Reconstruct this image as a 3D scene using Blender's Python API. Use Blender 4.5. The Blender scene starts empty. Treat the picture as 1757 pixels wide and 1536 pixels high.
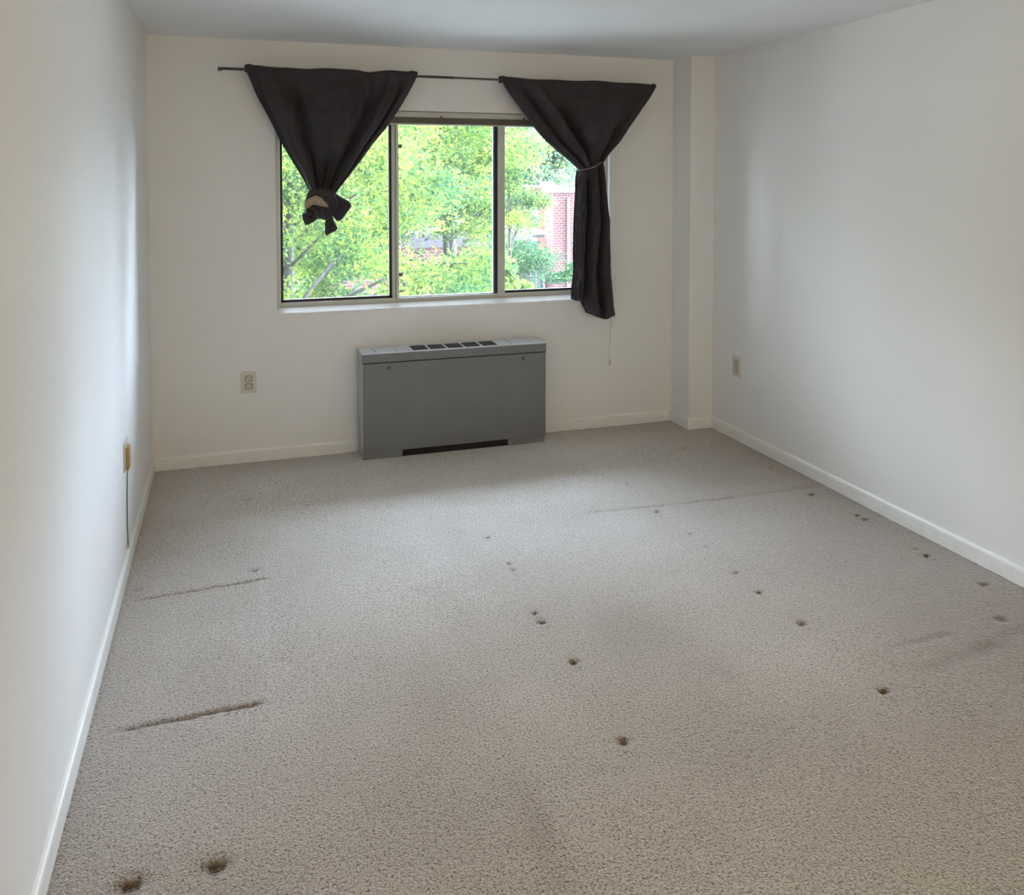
import bpy, bmesh, math, random
import numpy as np
from mathutils import Vector, Matrix, noise as mnoise

random.seed(7); np.random.seed(7)
S = bpy.context.scene
COL = S.collection

# ------------------------------------------------------------------ camera
W, H = 1757.0, 1536.0
YAW, PITCH, ROLL = 0.3119, -0.0376, -0.0008
FPX, CX, CY, EYE = 1436.76, 858.17, 363.44, 1.6348
XL, XR, YF, CEIL = -0.433, 3.021, 5.029, 2.44      # room: left wall, right wall, far wall, ceiling
YB = -1.6                                          # wall behind the camera

def cam_basis():
    f = Vector((math.sin(YAW)*math.cos(PITCH), math.cos(YAW)*math.cos(PITCH), math.sin(PITCH)))
    r = Vector((math.cos(YAW), -math.sin(YAW), 0)); u = r.cross(f)
    c, s = math.cos(ROLL), math.sin(ROLL)
    return c*r+s*u, -s*r+c*u, f
RR, UU, FF = cam_basis()
cam_d = bpy.data.cameras.new('camera'); cam = bpy.data.objects.new('camera', cam_d); COL.objects.link(cam)
m = Matrix((RR, UU, -FF)).transposed().to_4x4(); m.translation = Vector((0, 0, EYE)); cam.matrix_world = m
cam_d.sensor_width = 36; cam_d.lens = FPX/W*36
cam_d.shift_x = (W/2-CX)/W; cam_d.shift_y = (CY-H/2)/W
cam_d.clip_start = 0.02; cam_d.clip_end = 400
S.camera = cam

def at(px, py, y):                                  # point of the plane y = const seen at a pixel
    d = (px-CX)/FPX*RR-(py-CY)/FPX*UU+FF
    return Vector((0, 0, EYE))+d*(y/d.y)
def at_z(px, py, z):
    d = (px-CX)/FPX*RR-(py-CY)/FPX*UU+FF
    return Vector((0, 0, EYE))+d*((z-EYE)/d.z)

# ------------------------------------------------------------------ light
S.view_settings.view_transform = 'Standard'; S.view_settings.look = 'None'
S.view_settings.gamma = 1; S.view_settings.exposure = 0.12; S.view_settings.use_curve_mapping = False
wd = bpy.data.worlds.new('sky'); S.world = wd; wd.use_nodes = True
wn = wd.node_tree; bg = wn.nodes['Background']
# an overcast-bright sky: whitish at the horizon, plus unseen bright lobes added to light the room
SKY_LOW = (2.2, 2.2, 2.1); SKY_HIGH = (12.5, 15.0, 18.5); SKY_SIDE = (52.0, 64.0, 84.0); SKY_LEFT = (24.0, 27.0, 28.0); SKY_TOP = (44.0, 54.0, 68.0)
tc = wn.nodes.new('ShaderNodeTexCoord'); sx = wn.nodes.new('ShaderNodeSeparateXYZ'); wn.links.new(tc.outputs['Generated'], sx.inputs[0])
def wrange(sock, a, b):
    n = wn.nodes.new('ShaderNodeMapRange'); n.interpolation_type = 'SMOOTHSTEP'; n.inputs[1].default_value = a; n.inputs[2].default_value = b
    wn.links.new(sock, n.inputs[0]); return n.outputs[0]
def wmul(p, q):
    n = wn.nodes.new('ShaderNodeMath'); n.operation = 'MULTIPLY'; wn.links.new(p, n.inputs[0]); wn.links.new(q, n.inputs[1]); return n.outputs[0]
base = wn.nodes.new('ShaderNodeRGB'); base.outputs[0].default_value = (*SKY_LOW, 1); acc = base.outputs[0]
for colr, mask in ((SKY_HIGH, wmul(wrange(sx.outputs['Z'], .10, .34), wrange(sx.outputs['Y'], -.1, .6))),
                   (SKY_SIDE, wmul(wrange(sx.outputs['X'], .42, .88), wrange(sx.outputs['Z'], -.02, .12))),
                   (SKY_LEFT, wmul(wrange(sx.outputs['X'], -.55, -.95), wrange(sx.outputs['Z'], -.02, .12))),
                   (SKY_TOP, wmul(wrange(sx.outputs['Z'], .55, .85), wrange(sx.outputs['Y'], -.1, .3)))):
    n = wn.nodes.new('ShaderNodeVectorMath'); n.operation = 'MULTIPLY_ADD'; n.inputs[1].default_value = colr
    wn.links.new(mask, n.inputs[0]); wn.links.new(acc, n.inputs[2]); acc = n.outputs[0]
wn.links.new(acc, bg.inputs[0]); bg.inputs[1].default_value = 1

def light(name, kind, loc, energy, color, rot=(0, 0, 0), **kw):
    d = bpy.data.lights.new(name, kind); d.energy = energy; d.color = color
    for k, v in kw.items(): setattr(d, k, v)
    o = bpy.data.objects.new(name, d); COL.objects.link(o); o.location = loc; o.rotation_euler = rot
    return o
sun = light('sun', 'SUN', (0, 0, 30), 1.6, (1.0, 0.95, 0.82), angle=math.radians(1.0))
sun.rotation_euler = Vector((-0.30, 0.85, -0.9)).to_track_quat('-Z', 'Y').to_euler()
light('room_lamp', 'POINT', (1.0, -0.9, 2.15), 40, (1.0, 0.77, 0.47), shadow_soft_size=0.2)
light('warm_fill', 'POINT', (2.2, -1.1, 1.9), 9, (1.0, 0.76, 0.45), shadow_soft_size=0.2)  # second warm lamp added behind the camera to lift the right wall
portal = light('window_portal', 'AREA', ((0.25+2.38)/2, YF+0.21, 1.45), 1, (1, 1, 1), rot=(-math.pi/2, 0, 0), shape='RECTANGLE', size=2.2, size_y=1.3)
portal.data.cycles.is_portal = True

S.cycles.max_bounces = 10; S.cycles.diffuse_bounces = 6; S.cycles.transparent_max_bounces = 12
S.cycles.sample_clamp_indirect = 8

# ------------------------------------------------------------------ materials
def mat(name):
    M = bpy.data.materials.new(name); M.use_nodes = True
    return M, M.node_tree, M.node_tree.nodes['Principled BSDF']
def ramp(nt, fac, stops):
    r = nt.nodes.new('ShaderNodeValToRGB'); nt.links.new(fac, r.inputs[0])
    els = r.color_ramp.elements
    els[0].position, els[0].color = stops[0][0], (*stops[0][1], 1)
    els[1].position, els[1].color = stops[-1][0], (*stops[-1][1], 1)
    for p, c in stops[1:-1]:
        q = els.new(p); q.color = (*c, 1)
    return r.outputs[0]
def coord(nt, kind='Object', scale=(1, 1, 1)):
    t = nt.nodes.new('ShaderNodeTexCoord'); mp = nt.nodes.new('ShaderNodeMapping'); mp.inputs['Scale'].default_value = scale
    nt.links.new(t.outputs[kind], mp.inputs[0]); return mp.outputs[0]
def tex_noise(nt, vec, scale, detail=3, rough=.5):
    n = nt.nodes.new('ShaderNodeTexNoise'); n.inputs['Scale'].default_value = scale; n.inputs['Detail'].default_value = detail
    n.inputs['Roughness'].default_value = rough; nt.links.new(vec, n.inputs['Vector']); return n.outputs[0]
def bump(nt, b, h, strength, dist=0.002):
    n = nt.nodes.new('ShaderNodeBump'); n.inputs['Strength'].default_value = strength; n.inputs['Distance'].default_value = dist
    nt.links.new(h, n.inputs['Height']); nt.links.new(n.outputs[0], b.inputs['Normal'])
def plain(name, c, rough=.5, metal=0, var=0.06, nscale=8, bmp=0.0, bscale=60, spec=.5):
    M, nt, b = mat(name); v = coord(nt)
    n = tex_noise(nt, v, nscale)
    lo = tuple(x*(1-var) for x in c); hi = tuple(min(1, x*(1+var)) for x in c)
    nt.links.new(ramp(nt, n, [(.3, lo), (.7, hi)]), b.inputs['Base Color'])
    b.inputs['Roughness'].default_value = rough; b.inputs['Metallic'].default_value = metal
    b.inputs['Specular IOR Level'].default_value = spec
    if bmp: bump(nt, b, tex_noise(nt, v, bscale), bmp)
    return M
WALLC = (0.80, 0.795, 0.78)
M_wall = plain('wall_paint', WALLC, .6, var=.012, nscale=2, bmp=.08, bscale=180, spec=.35)
M_ceil = plain('ceiling_paint', (0.82, 0.83, 0.84), .8, var=.01, nscale=2, bmp=.06, bscale=160, spec=.2)
M_trim = plain('trim_paint', (0.82, 0.82, 0.80), .38, var=.03, nscale=14)
M_frame = plain('window_frame_paint', (0.56, 0.56, 0.50), .4, var=.05, nscale=6)
M_frame2 = plain('window_sash_bronze', (0.36, 0.33, 0.27), .4, var=.05, nscale=6)
M_gasket = plain('gasket_rubber', (0.012, 0.014, 0.016), .5)
M_gasket2 = plain('gasket_grey', (0.10, 0.13, 0.14), .5)
M_grey_shade = plain('unit_enamel_shaded', (0.165, 0.168, 0.17), .42, var=.05, nscale=5, bmp=.03, bscale=90)  # same enamel throughout; backlit shade of the front put into its colour
M_greyside_lit = plain('unit_enamel_lit_side', (0.40, 0.43, 0.44), .42, var=.04, nscale=5)  # paler copy of the enamel, side light put into the colour
M_greytop_lit = plain('unit_enamel_lit_top', (0.64, 0.69, 0.75), .28, var=.04, nscale=5)  # palest copy, window light on the top put into the colour
M_foot = plain('unit_foot_enamel', (0.20, 0.215, 0.23), .45)
M_dark = plain('dark_void', (0.01, 0.01, 0.012), .8)
M_grille = plain('grille_metal', (0.07, 0.085, 0.09), .45)
M_screw = plain('screw_metal', (0.015, 0.015, 0.015), .5)
M_rod = plain('rod_metal', (0.10, 0.10, 0.095), .38, metal=.5)
M_ivory = plain('ivory_plastic', (0.62, 0.58, 0.50), .35, var=.03)
M_slot = plain('outlet_slot', (0.03, 0.03, 0.028), .6)
M_slat = plain('blind_slat', (0.14, 0.125, 0.10), .5, var=.12, nscale=20)
M_rail = plain('blind_rail', (0.52, 0.51, 0.47), .45)
M_string = plain('string', (0.55, 0.53, 0.50), .7)
M_cable = plain('cable_jacket', (0.10, 0.12, 0.13), .5)
M_brownplate = plain('brown_plate', (0.42, 0.27, 0.11), .4, var=.2, nscale=50)
M_bark = plain('bark', (0.055, 0.048, 0.04), .9, var=.4, nscale=10, bmp=.6, bscale=20)
M_coping = plain('coping', (0.17, 0.185, 0.20), .6)
M_roof = plain('flat_roof', (0.12, 0.113, 0.118), .9, var=.12, nscale=.6)
M_ground = plain('bounce_ground', (0.42, 0.41, 0.39), .95, var=.12, nscale=.8)  # unseen ground made pale to bounce sunlight up to the ceiling
M_doorpaint = plain('door_paint', (0.03, 0.05, 0.08), .5)
M_pale = plain('pale_wall', (0.115, 0.10, 0.135), .8)

def cloth(name, c, rough=.9):
    M, nt, b = mat(name); v = coord(nt)
    w = tex_noise(nt, v, 900, 2); n = tex_noise(nt, v, 12, 4)
    nt.links.new(ramp(nt, n, [(.3, tuple(x*.85 for x in c)), (.7, tuple(x*1.15 for x in c))]), b.inputs['Base Color'])
    b.inputs['Roughness'].default_value = rough; b.inputs['Sheen Weight'].default_value = .06; b.inputs['Sheen Roughness'].default_value = .5
    b.inputs['Specular IOR Level'].default_value = .3
    bump(nt, b, w, .25, .001); return M
M_cloth = cloth('charcoal_blackout_fabric', (0.040, 0.037, 0.043))
M_lining = cloth('beige_lining', (0.36, 0.29, 0.19))
M_whitelining = cloth('white_lining', (0.65, 0.65, 0.70))

def glass_mat():
    M = bpy.data.materials.new('window_glass'); M.use_nodes = True; nt = M.node_tree; nt.nodes.clear()
    out = nt.nodes.new('ShaderNodeOutputMaterial'); tr = nt.nodes.new('ShaderNodeBsdfTransparent'); gl = nt.nodes.new('ShaderNodeBsdfGlossy')
    df = nt.nodes.new('ShaderNodeBsdfTranslucent'); fr = nt.nodes.new('ShaderNodeFresnel'); fr.inputs[0].default_value = 1.3
    tr.inputs[0].default_value = (.97, .985, .98, 1); gl.inputs['Roughness'].default_value = .02
    df.inputs[0].default_value = (.9, .95, 1, 1)
    t = coord(nt); n = tex_noise(nt, t, 5, 5)
    haze = nt.nodes.new('ShaderNodeMapRange'); haze.inputs[3].default_value = .002; haze.inputs[4].default_value = .006; nt.links.new(n, haze.inputs[0])  # faint veil mixed into the glass for the washed-out outdoor haze
    m1 = nt.nodes.new('ShaderNodeMixShader'); m2 = nt.nodes.new('ShaderNodeMixShader')
    nt.links.new(haze.outputs[0], m1.inputs[0]); nt.links.new(tr.outputs[0], m1.inputs[1]); nt.links.new(df.outputs[0], m1.inputs[2])
    nt.links.new(fr.outputs[0], m2.inputs[0]); nt.links.new(m1.outputs[0], m2.inputs[1]); nt.links.new(gl.outputs[0], m2.inputs[2])
    nt.links.new(m2.outputs[0], out.inputs[0]); return M
M_glass = glass_mat()

def leaf_mat(name, lo, mid, hi, nscale=.9):
    M = bpy.data.materials.new(name); M.use_nodes = True; nt = M.node_tree; nt.nodes.clear()
    out = nt.nodes.new('ShaderNodeOutputMaterial'); d = nt.nodes.new('ShaderNodeBsdfDiffuse'); t = nt.nodes.new('ShaderNodeBsdfTranslucent'); mx = nt.nodes.new('ShaderNodeMixShader')
    at_ = nt.nodes.new('ShaderNodeAttribute'); at_.attribute_name = 'leafvar'
    n = tex_noise(nt, coord(nt), nscale, 3)
    ad = nt.nodes.new('ShaderNodeMath'); ad.operation = 'MULTIPLY_ADD'; nt.links.new(at_.outputs['Fac'], ad.inputs[0]); ad.inputs[1].default_value = .8
    nt.links.new(n, ad.inputs[2])
    sb = nt.nodes.new('ShaderNodeMath'); sb.operation = 'SUBTRACT'; nt.links.new(ad.outputs[0], sb.inputs[0]); sb.inputs[1].default_value = .38
    c = ramp(nt, sb.outputs[0], [(.2, lo), (.5, mid), (.8, hi)])
    nt.links.new(c, d.inputs[0]); nt.links.new(c, t.inputs[0]); mx.inputs[0].default_value = .4
    nt.links.new(d.outputs[0], mx.inputs[1]); nt.links.new(t.outputs[0], mx.inputs[2]); nt.links.new(mx.outputs[0], out.inputs[0])
    return M
M_leaf = leaf_mat('sunlit_leaves', (0.030, 0.080, 0.040), (0.104, 0.176, 0.042), (0.210, 0.262, 0.046))
M_leaf2 = leaf_mat('blue_green_needles', (0.014, 0.042, 0.028), (0.040, 0.090, 0.050), (0.090, 0.155, 0.050))
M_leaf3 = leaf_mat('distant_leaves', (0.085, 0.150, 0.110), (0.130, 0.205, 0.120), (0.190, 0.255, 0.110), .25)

def brick_mat(name, c1, c2, mortar, w=.22, h=.075):
    M, nt, b = mat(name); t = nt.nodes.new('ShaderNodeTexCoord'); s = nt.nodes.new('ShaderNodeSeparateXYZ'); nt.links.new(t.outputs['Object'], s.inputs[0])
    a = nt.nodes.new('ShaderNodeMath'); nt.links.new(s.outputs[0], a.inputs[0]); nt.links.new(s.outputs[1], a.inputs[1])
    cb = nt.nodes.new('ShaderNodeCombineXYZ'); nt.links.new(a.outputs[0], cb.inputs[0]); nt.links.new(s.outputs[2], cb.inputs[1])
    br = nt.nodes.new('ShaderNodeTexBrick'); nt.links.new(cb.outputs[0], br.inputs['Vector'])
    br.inputs['Scale'].default_value = 1; br.inputs['Brick Width'].default_value = w; br.inputs['Row Height'].default_value = h; br.inputs['Mortar Size'].default_value = .012
    br.inputs['Color1'].default_value = (*c1, 1); br.inputs['Color2'].default_value = (*c2, 1); br.inputs['Mortar'].default_value = (*mortar, 1)
    nt.links.new(br.outputs[0], b.inputs['Base Color']); b.inputs['Roughness'].default_value = .9; return M
M_brick = brick_mat('red_brick', (0.105, 0.036, 0.034), (0.080, 0.028, 0.029), (0.155, 0.120, 0.122), .30, .13)
M_brick2 = brick_mat('orange_brick', (0.12, 0.040, 0.026), (0.105, 0.036, 0.026), (0.13, 0.055, 0.040))

# ------------------------------------------------------------------ object helpers
def link(name, me, material, parent=None, smooth=False):
    o = bpy.data.objects.new(name, me); COL.objects.link(o)
    if material is not None:
        for mm in (material if isinstance(material, (list, tuple)) else [material]): me.materials.append(mm)
    if parent: o.parent = parent
    if smooth:
        for p in me.polygons: p.use_smooth = True
    return o
def obj(name, bm, material, parent=None, smooth=False):
    bmesh.ops.recalc_face_normals(bm, faces=bm.faces)
    me = bpy.data.meshes.new(name); bm.to_mesh(me); bm.free()
    o = link(name, me, material, parent, smooth)
    if parent:                                       # shapes are given in world coordinates
        me.transform(Matrix.Translation(-Vector(parent['org'])))
    return o
def thing(name, label, cat, loc, group=None, kind=None):
    o = bpy.data.objects.new(name, None); COL.objects.link(o); o.location = loc; o.empty_display_size = .1
    o['org'] = tuple(loc)
    if label: o['label'] = label
    if cat: o['category'] = cat
    if group: o['group'] = group
    if kind: o['kind'] = kind
    return o
def sub(o, parent):                                  # make o a sub-part (same world coordinates)
    o.parent = parent; return o
def tag(o, label=None, cat=None, group=None, kind=None):
    for k, v in (('label', label), ('category', cat), ('group', group), ('kind', kind)):
        if v: o[k] = v
    return o
def bx(bm, x0, x1, y0, y1, z0, z1, bev=0, seg=2):
    r = bmesh.ops.create_cube(bm, size=1); vs = r['verts']
    for v in vs: v.co = Vector(((x0+x1)/2+v.co.x*(x1-x0), (y0+y1)/2+v.co.y*(y1-y0), (z0+z1)/2+v.co.z*(z1-z0)))
    if bev:
        es = list({e for v in vs for e in v.link_edges})
        bmesh.ops.bevel(bm, geom=es, offset=bev, segments=seg, affect='EDGES', profile=.5)
    return bm
def box(*a, **k): return bx(bmesh.new(), *a, **k)
def tube(bm, pts, r, n=8, cap=True):
    pts = [Vector(p) for p in pts]; rs = r if isinstance(r, (list, tuple)) else [r]*len(pts)
    rings = []; up = None
    for i, p in enumerate(pts):
        d = (pts[min(i+1, len(pts)-1)]-pts[max(i-1, 0)]).normalized()
        if up is None: up = d.orthogonal().normalized()
        a = (up-d*up.dot(d)); a = a.normalized() if a.length > 1e-6 else d.orthogonal().normalized(); up = a; b = d.cross(a)
        rings.append([bm.verts.new(p+(a*math.cos(2*math.pi*k/n)+b*math.sin(2*math.pi*k/n))*rs[i]) for k in range(n)])
    for A, B in zip(rings, rings[1:]):
        for k in range(n): bm.faces.new((A[k], A[(k+1) % n], B[(k+1) % n], B[k]))
    if cap: bm.faces.new(rings[0][::-1]); bm.faces.new(rings[-1])
    return bm
def prism_x(bm, prof, x0, x1):                       # profile in (y, z), extruded in x
    a = [bm.verts.new((x0, y, z)) for y, z in prof]; b = [bm.verts.new((x1, y, z)) for y, z in prof]
    n = len(prof)
    for k in range(n): bm.faces.new((a[k], a[(k+1) % n], b[(k+1) % n], b[k]))
    bm.faces.new(a[::-1]); bm.faces.new(b); return bm
def prism_y(bm, prof, y0, y1):                       # profile in (x, z), extruded in y
    a = [bm.verts.new((x, y0, z)) for x, z in prof]; b = [bm.verts.new((x, y1, z)) for x, z in prof]
    n = len(prof)
    for k in range(n): bm.faces.new((a[k], a[(k+1) % n], b[(k+1) % n], b[k]))
    bm.faces.new(a[::-1]); bm.faces.new(b); return bm
def sstep(a, b, x):
    t = min(1, max(0, (x-a)/(b-a))); return t*t*(3-2*t)
def gau(x, c, w): return math.exp(-((x-c)/w)**2)

# ------------------------------------------------------------------ carpet floor
DENTS = [(-0.242, 2.056, 2.2, .9), (-0.053, 2.053, 2.2, .95), (1.092, 2.573, 1.25, 1), (1.08, 2.849, 1.2, 1), (1.077, 2.916, 1.0, .8), (1.113, 3.329, .95, .8),
         (1.112, 3.273, .95, .8), (1.10, 3.608, .9, .7), (1.985, 3.64, 1.1, .9), (2.003, 3.362, .8, .6), (1.998, 3.214, .8, .5), (1.981, 2.963, 1.0, .7), (1.98, 2.792, 1.1, .8),
         (1.988, 2.542, 1.4, .8), (1.97, 2.117, 1.2, 1), (1.07, 2.157, 1.4, .9), (2.858, 3.59, 1.2, .9), (2.891, 3.30, 1.0, .9), (2.894, 3.248, 1.0, .9), (2.868, 2.907, 1.1, .4),
         (2.864, 2.842, 1.1, .9), (2.88, 2.566, 1.2, .8), (2.713, 2.341, 1.8, .5), (2.011, 4.032, .8, .6), (2.622, 4.464, 1.3, .5), (0.064, 4.431, 1.6, .45), (0.076, 3.603, 1.5, .55),
         (1.131, 4.011, .7, .4), (-0.377, 4.399, 1.2, .25), (-0.367, 3.574, 1.6, .35), (2.903, 4.002, 1.1, .4)]
LINES = [(-0.39, 3.483, 0.124, 3.512, .009, 1.0, .75), (-0.37, 2.66, 0.075, 2.668, .010, 1.2, .8), (1.62, 3.735, 2.06, 3.70, .014, .45, .4), (2.02, 3.702, 2.45, 3.682, .014, .5, .45), (2.43, 3.682, 2.95, 3.68, .02, .3, .25),
         (2.159, 2.305, 2.45, 2.32, .016, .35, .3), (2.1, 2.15, 2.55, 2.22, .03, .3, .22), (2.4, 2.19, 2.9, 2.30, .03, .3, .22)]
def carpet():
    st = 0.006
    x = np.arange(XL-.004, XR+.006+st, st); y = np.concatenate([np.arange(YB, 1.2, .05), np.arange(1.2, YF+.006+st, st)])
    X, Y = np.meshgrid(x, y); nx, ny = len(x), len(y)
    rnd = np.random.rand(ny, nx)
    Z = (rnd-.5)*.0022
    def low(n_, seed):
        r = np.random.RandomState(seed); out = np.zeros_like(X)
        for k in range(n_):
            a, b, ph = r.randn(), r.randn(), r.rand()*6.28; f = 1.5+4*r.rand()
            out += np.sin(f*(a*X+b*Y)+ph)
        return out/math.sqrt(n_)
    Z += low(12, 3)*.0012
    stain_light = np.clip(low(14, 5)*.06, -.1, .15)
    for dx, dy, s, k in DENTS:
        w = .011*s
        jx = w*.5*np.sin(X*300+dy*50); jy = w*.4*np.sin(Y*260+dx*70)
        d2 = ((X-dx+jx*.5)/(w*1.15))**2+((Y-dy+jy*.5)/(w*.9))**2
        g = np.exp(-d2); Z -= g*.013*k*min(s, 1.5); stain_light += g*k*.95
        g2 = np.exp(-(((X-dx)/(w*2.6))**2+((Y-dy)/(w*2.4))**2)); stain_light += g2*.14*k
        Z += .003*k*np.exp(-(((X-dx)/(w*1.6))**2+((Y-(dy-w*2.2))/(w*1.1))**2))
    for x0, y0, x1, y1, w, k, c in LINES:
        L = math.hypot(x1-x0, y1-y0); ux, uy = (x1-x0)/L, (y1-y0)/L
        tt = (X-x0)*ux+(Y-y0)*uy; dd = (Y-y0)*ux-(X-x0)*uy
        dd = dd+.0022*np.sin(tt*37+x0)+.0015*np.sin(tt*111)
        env = 1/(1+np.exp(-(tt-.03)*60))*1/(1+np.exp((tt-L)*160)); env *= (.55+.45*np.clip(tt/L, 0, 1))
        g = np.exp(-(dd/w)**2)*env
        Z -= g*.010*k; stain_light += g*c; Z += .003*k*np.exp(-((dd+w*2)/(w*1.2))**2)*env; stain_light -= .12*k*np.exp(-((dd+w*2.6)/(w*1.8))**2)*env
    # outline left by the bed base and faint traffic marks
    fx = np.exp(-((X-.105)/.012)**2)*((Y > 2.7) & (Y < 3.5)); stain_light -= .10*fx
    for (px, py, sx_, sy_, k) in [(1.35, 2.62, .30, .25, .16), (.72, 1.95, .05, .22, .20), (1.30, 2.02, .09, .12, .12), (1.0, 2.08, .25, .05, .08), (2.75, 2.3, .35, .5, .16), (2.5, 3.2, .5, .6, .08), (.15, 2.2, .4, .3, .07),
                               (.78, 3.1, .06, .5, .10), (1.55, 2.38, .05, .09, .12), (.95, 4.6, .5, .12, .20), (1.6, 1.9, .3, .2, .14), (.3, 2.9, .3, .2, .05), (.62, 2.65, .1, .3, .09), (.1, 1.95, .4, .1, .12)]:
        stain_light += k*np.exp(-((X-px)/sx_)**2-((Y-py)/sy_)**2)*(1+.5*low(6, int(px*100)))
    for (px, py, sx_, sy_, k) in [(.85, 3.6, .08, .5, .13), (1.55, 3.95, .4, .14, .15), (.95, 4.1, .3, .12, .12), (1.7, 2.3, .3, .2, .08), (.55, 3.5, .3, .5, .06)]:
        stain_light -= k*np.exp(-((X-px)/sx_)**2-((Y-py)/sy_)**2)
    # vacuum strokes: bands of pile brushed one way or the other
    for (x0, x1, y0, y1, k) in [(.52, .86, 2.95, 4.25, .10), (.12, .30, 3.55, 4.55, .05), (-.05, .10, 3.6, 4.6, -.04), (1.0, 1.9, 3.78, 4.12, .09), (.95, 1.5, 4.15, 4.4, .05), (1.5, 2.3, 2.25, 2.5, .05)]:
        wob = .02*np.sin(Y*3+x0*9); sm = lambda t: 1/(1+np.exp(-t))
        stain_light -= k*sm((X-x0+wob)/.05)*sm((x1-X-wob+(Y-y1)*.03)/.008)*sm((Y-y0)/.10)*sm((y1-Y)/.06)
    sm = lambda t: 1/(1+np.exp(-t)); stain_light -= .50*sm((X+.1)/.10)*sm((2.5-X)/.15)*sm((Y-4.0)/.12)*sm((4.78-Y)/.06)-.03  # paler band under the window, daylight painted into the carpet colour
    stain_light += .13*np.exp(-((X-1.3)/.42)**2-((Y-3.6)/.38)**2)  # darker patch painted in to tone down the pool of window light
    stain_light += .16*sm((X-1.15)/.25)*sm((2.25-Y)/.2)
    # ground-in brown towards the right wall and the near corners
    stain_light += .48*sm((X-2.10-.15*(Y-2.5))/.22)*(.8+.2*low(8, 77)/2)+.13*sm((2.45-Y)/.22)+.08*sm(-X/.12)*sm((2.9-Y)/.1)
    # soiled edge along the walls
    edge = np.minimum(X-XL, np.minimum(XR-X, YF-Y))
    stain_light += .55*np.exp(-(edge/.022)**2)*(.4+.6*rnd)+.16*np.exp(-(edge/.16)**2)
    stain_light += (rnd-.5)*.10
    co = np.stack([X, Y, Z], -1).reshape(-1, 3).astype(np.float32)
    i = (np.arange(ny-1)[:, None]*nx+np.arange(nx-1)[None, :]).reshape(-1)
    F = np.stack([i, i+1, i+nx+1, i+nx], -1).astype(np.int32)
    me = bpy.data.meshes.new('floor'); me.vertices.add(len(co)); me.vertices.foreach_set('co', co.ravel())
    me.loops.add(F.size); me.loops.foreach_set('vertex_index', F.ravel())
    me.polygons.add(len(F)); me.polygons.foreach_set('loop_start', np.arange(0, F.size, 4, dtype=np.int32))
    me.polygons.foreach_set('use_smooth', np.ones(len(F), bool)); me.update(calc_edges=True)
    a = me.attributes.new('soil_light', 'FLOAT', 'POINT'); a.data.foreach_set('value', stain_light.ravel().astype(np.float32))
    M, nt, b = mat('cut_pile_carpet'); v = coord(nt)
    vo = nt.nodes.new('ShaderNodeTexVoronoi'); vo.inputs['Scale'].default_value = 210; nt.links.new(v, vo.inputs['Vector'])
    n1 = tex_noise(nt, v, 150, 3, .7); n2 = tex_noise(nt, v, 3.0, 4)
    c1 = ramp(nt, n1, [(.36, (0.07, 0.06, 0.05)), (.43, (0.46, 0.42, 0.38)), (.53, (0.72, 0.67, 0.62)), (.68, (0.94, 0.90, 0.84))])
    c2 = ramp(nt, n1, [(.3, (0.06, 0.038, 0.022)), (.7, (0.15, 0.095, 0.055))])
    at_ = nt.nodes.new('ShaderNodeAttribute'); at_.attribute_name = 'soil_light'
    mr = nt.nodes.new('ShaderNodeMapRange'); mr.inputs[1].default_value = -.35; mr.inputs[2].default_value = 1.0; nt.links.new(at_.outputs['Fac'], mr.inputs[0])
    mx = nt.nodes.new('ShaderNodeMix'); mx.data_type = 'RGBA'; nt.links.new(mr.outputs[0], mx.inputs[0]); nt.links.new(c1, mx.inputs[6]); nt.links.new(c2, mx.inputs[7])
    hv = nt.nodes.new('ShaderNodeMix'); hv.data_type = 'RGBA'; hv.blend_type = 'MULTIPLY'; hv.inputs[0].default_value = 1
    nt.links.new(mx.outputs[2], hv.inputs[6]); nt.links.new(ramp(nt, n2, [(.3, (.93, .92, .90)), (.7, (1.06, 1.06, 1.07))]), hv.inputs[7])
    nt.links.new(hv.outputs[2], b.inputs['Base Color'])
    b.inputs['Roughness'].default_value = .95; b.inputs['Specular IOR Level'].default_value = .15; b.inputs['Sheen Weight'].default_value = 1.0; b.inputs['Sheen Roughness'].default_value = .4
    hm = nt.nodes.new('ShaderNodeMath'); hm.operation = 'MULTIPLY_ADD'; nt.links.new(vo.outputs['Distance'], hm.inputs[0]); hm.inputs[1].default_value = -.6; nt.links.new(n1, hm.inputs[2])
    bump(nt, b, hm.outputs[0], .9, .006)
    tag(link('floor', me, M), kind='structure')
carpet()

# ------------------------------------------------------------------ room shell
def struct(name, bm, m_): return tag(obj(name, bm, m_), kind='structure')
T = .2
WX0, WX1, WZ0, WZ1 = .252, 2.377, .852, 2.056       # window opening
bm = bmesh.new()
def wall_hole(bm):                                   # far wall as one solid with the opening cut out
    xs = [XL-T, WX0, WX1, XR+T]; zs = [-.05, WZ0, WZ1, CEIL+.1]; V = {}
    for i, x in enumerate(xs):
        for j, z in enumerate(zs):
            for k, y in enumerate((YF, YF+T)): V[i, j, k] = bm.verts.new((x, y, z))
    for i in range(3):
        for j in range(3):
            if (i, j) == (1, 1): continue
            for k in (0, 1): bm.faces.new([V[i, j, k], V[i+1, j, k], V[i+1, j+1, k], V[i, j+1, k]])
    for i in range(3):
        for j in (0, 3): bm.faces.new([V[i, j, 0], V[i+1, j, 0], V[i+1, j, 1], V[i, j, 1]])
    for j in range(3):
        for i in (0, 3): bm.faces.new([V[i, j, 0], V[i, j+1, 0], V[i, j+1, 1], V[i, j, 1]])
    for j in (1, 2): bm.faces.new([V[1, j, 0], V[2, j, 0], V[2, j, 1], V[1, j, 1]])
    for i in (1, 2): bm.faces.new([V[i, 1, 0], V[i, 2, 0], V[i, 2, 1], V[i, 1, 1]])
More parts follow.
